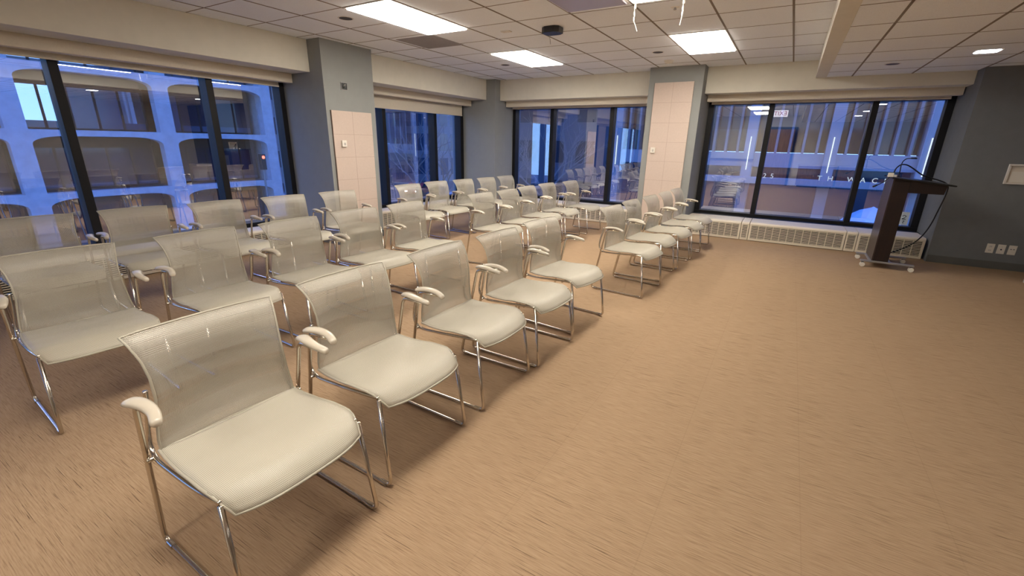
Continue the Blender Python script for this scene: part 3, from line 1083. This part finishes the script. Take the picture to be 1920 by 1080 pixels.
# pale notice on the window behind the lectern, at the lower right of the glass
o = thing('window_notice', 'pale notice with dark marks stuck low on the far right window beside the lectern', 'notice', (1.60, YF - .006, .43))
MB().box(-.055, .055, -.001, .001, -.095, .10).build('sheet', M['notice'], o)
MB().tube(spline([(-.022, -.002, .035), (0, -.002, .05), (.02, -.002, .035), (0, -.002, .012), (-.02, -.002, -.002), (.024, -.002, -.004)]), .005, 6).build('mark', M['ink'], o)
MB().tube(spline([(-.006, -.002, -.03), (.012, -.002, -.035), (.0, -.002, -.05), (.006, -.002, -.07)]), .004, 6).build('mark', M['ink'], o)

# ---------------------------------------------------------------- behind the camera (seen only in the window reflections)
rt = bpy.data.objects.new('door_1', None)
COL.objects.link(rt)
struct(rt)
MB().box(-1.0, -.05, YB, YB + .05, 0, 2.1).build('leaf', M['brown_wood'], rt, bevel=.004)
MB().box(-1.08, -1.0, YB, YB + .07, 0, 2.18).box(-.05, .03, YB, YB + .07, 0, 2.18).box(-1.0, -.05, YB, YB + .07, 2.1, 2.18).build('frame', M['black_frame'], rt)
o = thing('whiteboard', 'wide whiteboard with a pen ledge on the back wall', 'whiteboard', (-2.4, YB + .002, .95))
MB().box(-1.1, 1.1, 0, .02, 0, 1.15).build('board', M['whiteboard'], o)
MB().box(-1.1, 1.1, .02, .08, -.02, .01).build('ledge', M['grey_metal'], o)
for i, x in enumerate((.3, 1.55, 2.8)):
    o = thing('credenza', 'brown wooden credenza on the back wall, %s from the door' % ORD[i], 'cabinet', (x, YB + .02, 0), 0, 'credenzas along the back wall')
    MB().box(0, 1.2, 0, .5, .08, .78).build('body', M['brown_wood'], o, bevel=.004)
    MB().box(-.02, 1.22, -.01, .53, .78, .82).build('top', M['casing'], o, bevel=.004)
    for q in (0, 1):
        d_ = MB().box(.02 + q * .59, .59 + q * .59, .5, .515, .12, .75).build('door', M['brown_wood'], o, bevel=.003)
        MB().box(.52 + q * .14, .54 + q * .14, .515, .535, .4, .52).build('handle', M['chrome'], d_)
    MB().box(.05, 1.15, .05, .45, 0, .08).build('plinth', M['black_plastic'], o)
o = thing('exit_sign', 'white exit sign with red letters hung from the ceiling behind the camera', 'sign', (-.52, .80, HC))
MB().box(-.20, .20, -.015, .015, -.27, -.08).build('panel', M['exit_face'], o, bevel=.004)
MB().box(-.03, .03, -.01, .01, -.08, 0).build('stem', M['white_metal'], o)
text_mesh('lettering', 'EXIT', .17, .004, M['exit_red'], o, (0, .017, -.175), (math.pi / 2, 0, math.pi))

# ---------------------------------------------------------------- outside: street, buildings, trees
GZ = -4.3
o = MB().box(-160, 160, -60, 160, GZ - .5, GZ).build('ground', M['asphalt'])
struct(o)

# pale concrete office block across the street on the left, arched openings
FX = -30.0
b0 = thing('concrete_office_building', 'pale concrete building with arched window bays across the street from the wide left window', 'building', (FX, 0, 0))
PY, BY0 = 5.90, 6.93 - 5.90 * 2
ZR = [(-4.2, -1.72), (-1.28, 1.18), (1.60, 4.06), (4.50, 6.96), (7.4, 9.86)]
holes = []
cells = []
for r_ in range(5):
    for c_ in range(4):
        y0 = BY0 + PY * c_
        y1 = y0 + 5.17
        z0, z1 = ZR[r_]
        z1 += .14
        rx, rz = 1.25, .36
        L_ = [(y0, z0), (y1, z0)]
        for k in range(7):
            a = math.pi / 2 * k / 6
            L_.append((y1 - rx + rx * math.cos(a), z1 - rz + rz * math.sin(a)))
        for k in range(7):
            a = math.pi / 2 + math.pi / 2 * k / 6
            L_.append((y0 + rx + rx * math.cos(a), z1 - rz + rz * math.sin(a)))
        holes.append(L_)
        cells.append((r_, c_, y0, y1, z0, z1))
fw = shaped_plate('facade_wall', [(-5.6, GZ), (18.68, GZ), (18.68, 10.6), (-5.6, 10.6)], holes, 0.5, M['concrete'], b0)
fw.rotation_euler = (math.pi / 2, 0, math.pi / 2)
MB().box(-7.0, -.9, -5.6, 18.68, 10.3, 10.6).box(-7, -6.6, -5.6, 18.68, GZ, 10.3).box(-7, -.9, 18.3, 18.68, GZ, 10.3).box(-7, -.9, -5.6, -5.2, GZ, 10.3).build('side_wall', M['concrete'], b0)
for r_, (z0, z1) in enumerate(ZR):
    MB().box(-6.6, -.25, -5.2, 18.3, z1 + .16, z1 + .40).build('floor_slab', M['soffit_in'], b0)
for (r_, c_, y0, y1, z0, z1) in cells:
    gl = MB()
    ya, yb_ = y0 + .02, y1 + .02
    z_b, z_t = z0 + .02, z1 - .02
    fm = MB()
    sp = .40 if r_ == 2 else .25
    for k in range(6):
        yy = ya + (yb_ - ya) * k / 5
        fm.box(-1.40, -1.30, yy - .05, yy + .05, z_b, z_t - .42)
    fm.box(-1.40, -1.30, ya, yb_, z_b, z_b + .08).box(-1.42, -1.28, ya, yb_, z_t - .55, z_t + .2)
    wn = fm.build('window', M['black_frame'], b0)
    MB().box(-1.37, -1.34, ya, yb_, z_b, z_b + sp).build('apron', M['pane_mid'], wn)
    for k in range(5):
        q0, q1 = ya + (yb_ - ya) * k / 5 + .05, ya + (yb_ - ya) * (k + 1) / 5 - .05
        pm = M['pane_dark']
        if r_ == 2 and c_ == 2:
            pm = [M['pane_bright'], M['pane_bright'], M['pane_mid'], M['pane_mid'], M['pane_bright']][k]
        elif r_ == 2 and c_ == 3:
            pm = [M['pane_mid'], M['pane_dark'], M['pane_dark'], M['pane_dark'], M['pane_dark']][k]
        elif r_ >= 3:
            pm = M['pane_bright']
        MB().box(-1.36, -1.33, q0, q1, z_b + sp, z_t - .5).build('pane', pm, wn)

# the dark block behind it, past the corner
def tower(label, x0, x1, y0, y1, h, m, cat='building'):
    o = thing('tower_block', label, cat, ((x0 + x1) / 2, (y0 + y1) / 2, GZ))
    w, l = (x1 - x0) / 2, (y1 - y0) / 2
    MB().box(-w, w, -l, l, 0, h).build('walls', m, o)
    MB().box(-w - .2, w + .2, -l - .2, l + .2, h, h + .6).build('parapet', M['concrete_dark'], o)
    MB().box(-w * .4, w * .3, -l * .3, l * .3, h + .6, h + 3).build('roof_plant', M['concrete_dark'], o)
    return o


tower('dark office block seen past the corner of the arched concrete building', -64, -46, 22, 36, 34, M['tower_c'])
tower('pale glass tower far down the street in the narrow left window', -70, -44, 52, 76, 46, M['tower_a'])
tower('dark tower left of the pale glass tower in the narrow left window', -62, -48, 39, 50, 40, M['tower_b'])

tower('dark blue-grey office block seen through the middle far window beyond the trees', -30, -10.5, 40, 56, 48, M['tower_b'])
# the lettered building opposite the far windows
BYY = 26.0
b1 = thing('office_building', 'building with pale vertical fins and a lettered canopy opposite the far windows', 'building', (0, BYY, 0))
MB().box(-9.0, 17, .5, .6, 1.2, 12).build('curtain_wall', M['pane_dark'], b1)
MB().box(-9.0, 17, -.05, .5, .50, 1.18).build('spandrel', M['pale_stone'], b1)
MB().box(-9.0, 17, 1.6, 1.7, GZ, .5).build('lobby_wall', M['pane_mid'], b1)
MB().box(-9.0, 17, .6, 12, 11.6, 12).build('roof', M['concrete_dark'], b1)
MB().box(-9.0, 17, .5, .56, 4.4, 4.75).box(-9.0, 17, .44, .5, 7.9, 8.2).build('floor_band', M['concrete_dark'], b1)
x = -1.85 - 3.37 * 2
nfin = 0
while x < 15:
    for q in range(6):
        xx = x + q * .562
        if q == 0:
            MB().box(xx - .23, xx + .23, -.28, .5, GZ, 12).build('column', M['pale_stone'], b1)
            MB().box(xx - .018, xx + .018, -.32, -.28, .35, 1.92).build('led_strip', M['led_line'], b1)
        else:
            MB().box(xx - .05, xx + .05, -.02, .5, 1.18, 11.6).build('fin', M['fin'], b1)
    x += 3.37
MB().box(-6.6, 5.2, -1.3, -.3, -.22, .03).build('canopy', M['pale_stone'], b1)
for ch, cx, cz in (('2', -.98, .225), ('5', -.66, .205), ('T', 1.30, .155), ('H', 1.72, .15), ('W', 2.52, .15), ('A', 2.95, .135), ('C', 3.38, .135), ('K', 3.80, .13)):
    text_mesh('letter', ch, .30, .04, M['letter'], b1, (cx * .955, -1.28, .14), (math.pi / 2, 0, 0))

# a pale canvas parasol on the pavement below the far right window
o = thing('parasol', 'pale blue canvas parasol outside, low in the far right window beside the lectern', 'parasol', (3.05, 22.0, GZ))
MB().lathe([(1.10, 2.78), (1.05, 2.90), (.80, 3.20), (.42, 3.46), (.08, 3.58), (.02, 3.62)], (0, 0, 0), 10).build('canopy', M['canvas_blue'], o)
MB().tube([(0, 0, 0), (0, 0, 3.5)], .03, 8).build('pole', M['grey_metal'], o)
MB().lathe([(.30, 0), (.28, .08), (.05, .10)], (0, 0, 0), 14).build('foot', M['concrete_dark'], o)


def bare_tree(label, x, y, h, seed):
    rnd = random.Random(seed)
    o = thing('bare_tree', label, 'tree', (x, y, GZ), 0, 'bare winter trees in the street')
    tr = MB()
    br = MB()
    trunk = [(0, 0, 0), (.05, .03, h * .2), (-.03, .05, h * .42), (.02, 0, h * .6)]
    tr.tube(spline(trunk, 4), [.13 - .05 * k / 12 for k in range(13)], 8)

    def grow(p, dr, ln, rad, lev):
        q = p + dr * ln
        mid = p + dr * ln * .5 + Vector((rnd.uniform(-.06, .06), rnd.uniform(-.06, .06), .03)) * ln
        br.tube([p, mid, q], [rad, rad * .8, rad * .55], 5)
        if lev == 0:
            return
        for k in range(3):
            nd = (dr + Vector((rnd.uniform(-.8, .8), rnd.uniform(-.8, .8), rnd.uniform(-.1, .6)))).normalized()
            grow(p + dr * ln * rnd.uniform(.55, 1), nd, ln * rnd.uniform(.55, .8), rad * .55, lev - 1)
    for k in range(6):
        a = k * 2.4 + rnd.random()
        p = Vector((0, 0, h * rnd.uniform(.38, .6)))
        grow(p, Vector((math.cos(a) * .7, math.sin(a) * .7, .8)).normalized(), h * .24, .05, 3)
    tr.build('trunk', M['bark'], o, smooth=True)
    br.build('branches', M['bark'], o)
    return o


bare_tree('bare winter tree in the street seen through the middle far window', -9.5, 19.0, 7.0, 3)
bare_tree('bare winter tree at the left side of the narrow left window', -19.5, 21.0, 7.5, 5)
bare_tree('bare winter tree at the right side of the narrow left window', -17.2, 20.8, 6.0, 8)
bare_tree('bare winter tree farther down the street in the middle far window', -13.6, 21.0, 6.0, 11)


def car(label, x, y, rz, m):
    o = thing('parked_car', label, 'car', (x, y, GZ), rz, 'cars in the street')
    MB().prism([(-2.1, .35), (-2.1, .75), (-1.9, .85), (-1.2, .92), (-.7, 1.38), (.8, 1.40), (1.4, .95), (2.0, .82), (2.15, .6), (2.15, .35)], 'y', -.85, .85).build('body', m, o, bevel=.06)
    MB().prism([(-1.1, .94), (-.68, 1.32), (.76, 1.34), (1.28, .96)], 'y', -.86, .86).build('glazing', M['pane_dark'], o)
    for wx in (-1.3, 1.3):
        for wy in (-.86, .86):
            MB().lathe([(.32, -.1), (.33, 0), (.32, .1)], (wx, wy, .33), 16, 'y').build('wheel', M['rubber'], o)
    for wy in (-.6, .6):
        MB().box(2.12, 2.17, wy - .15, wy + .15, .58, .72).build('headlamp', M['street_light'], o)
    return o


car('grey car in the street seen through the narrow left window, nearer', -26.0, 33.0, math.radians(-70), M['car_paint'])
car('red car in the street seen through the narrow left window', -34.5, 37.5, math.radians(-70), M['car_red'])
car('grey car parked beyond the arched building seen in the wide left window', -36.0, 22.5, math.radians(0), M['car_paint'])
o = thing('traffic_signal', 'traffic signal with a red light seen between the arched bays', 'traffic light', (-27.0, 15.9, GZ))
MB().tube([(0, 0, 0), (0, 0, 4.4)], .06, 8).build('pole', M['grey_metal'], o)
MB().box(-.12, .16, -.14, .14, 3.9, 4.8).build('housing', M['black_plastic'], o, bevel=.02)
MB().lathe([(.08, .16), (.09, .17), (.08, .185)], (0, 0, 4.62), 14, 'x').build('red_lamp', M['red_light'], o)
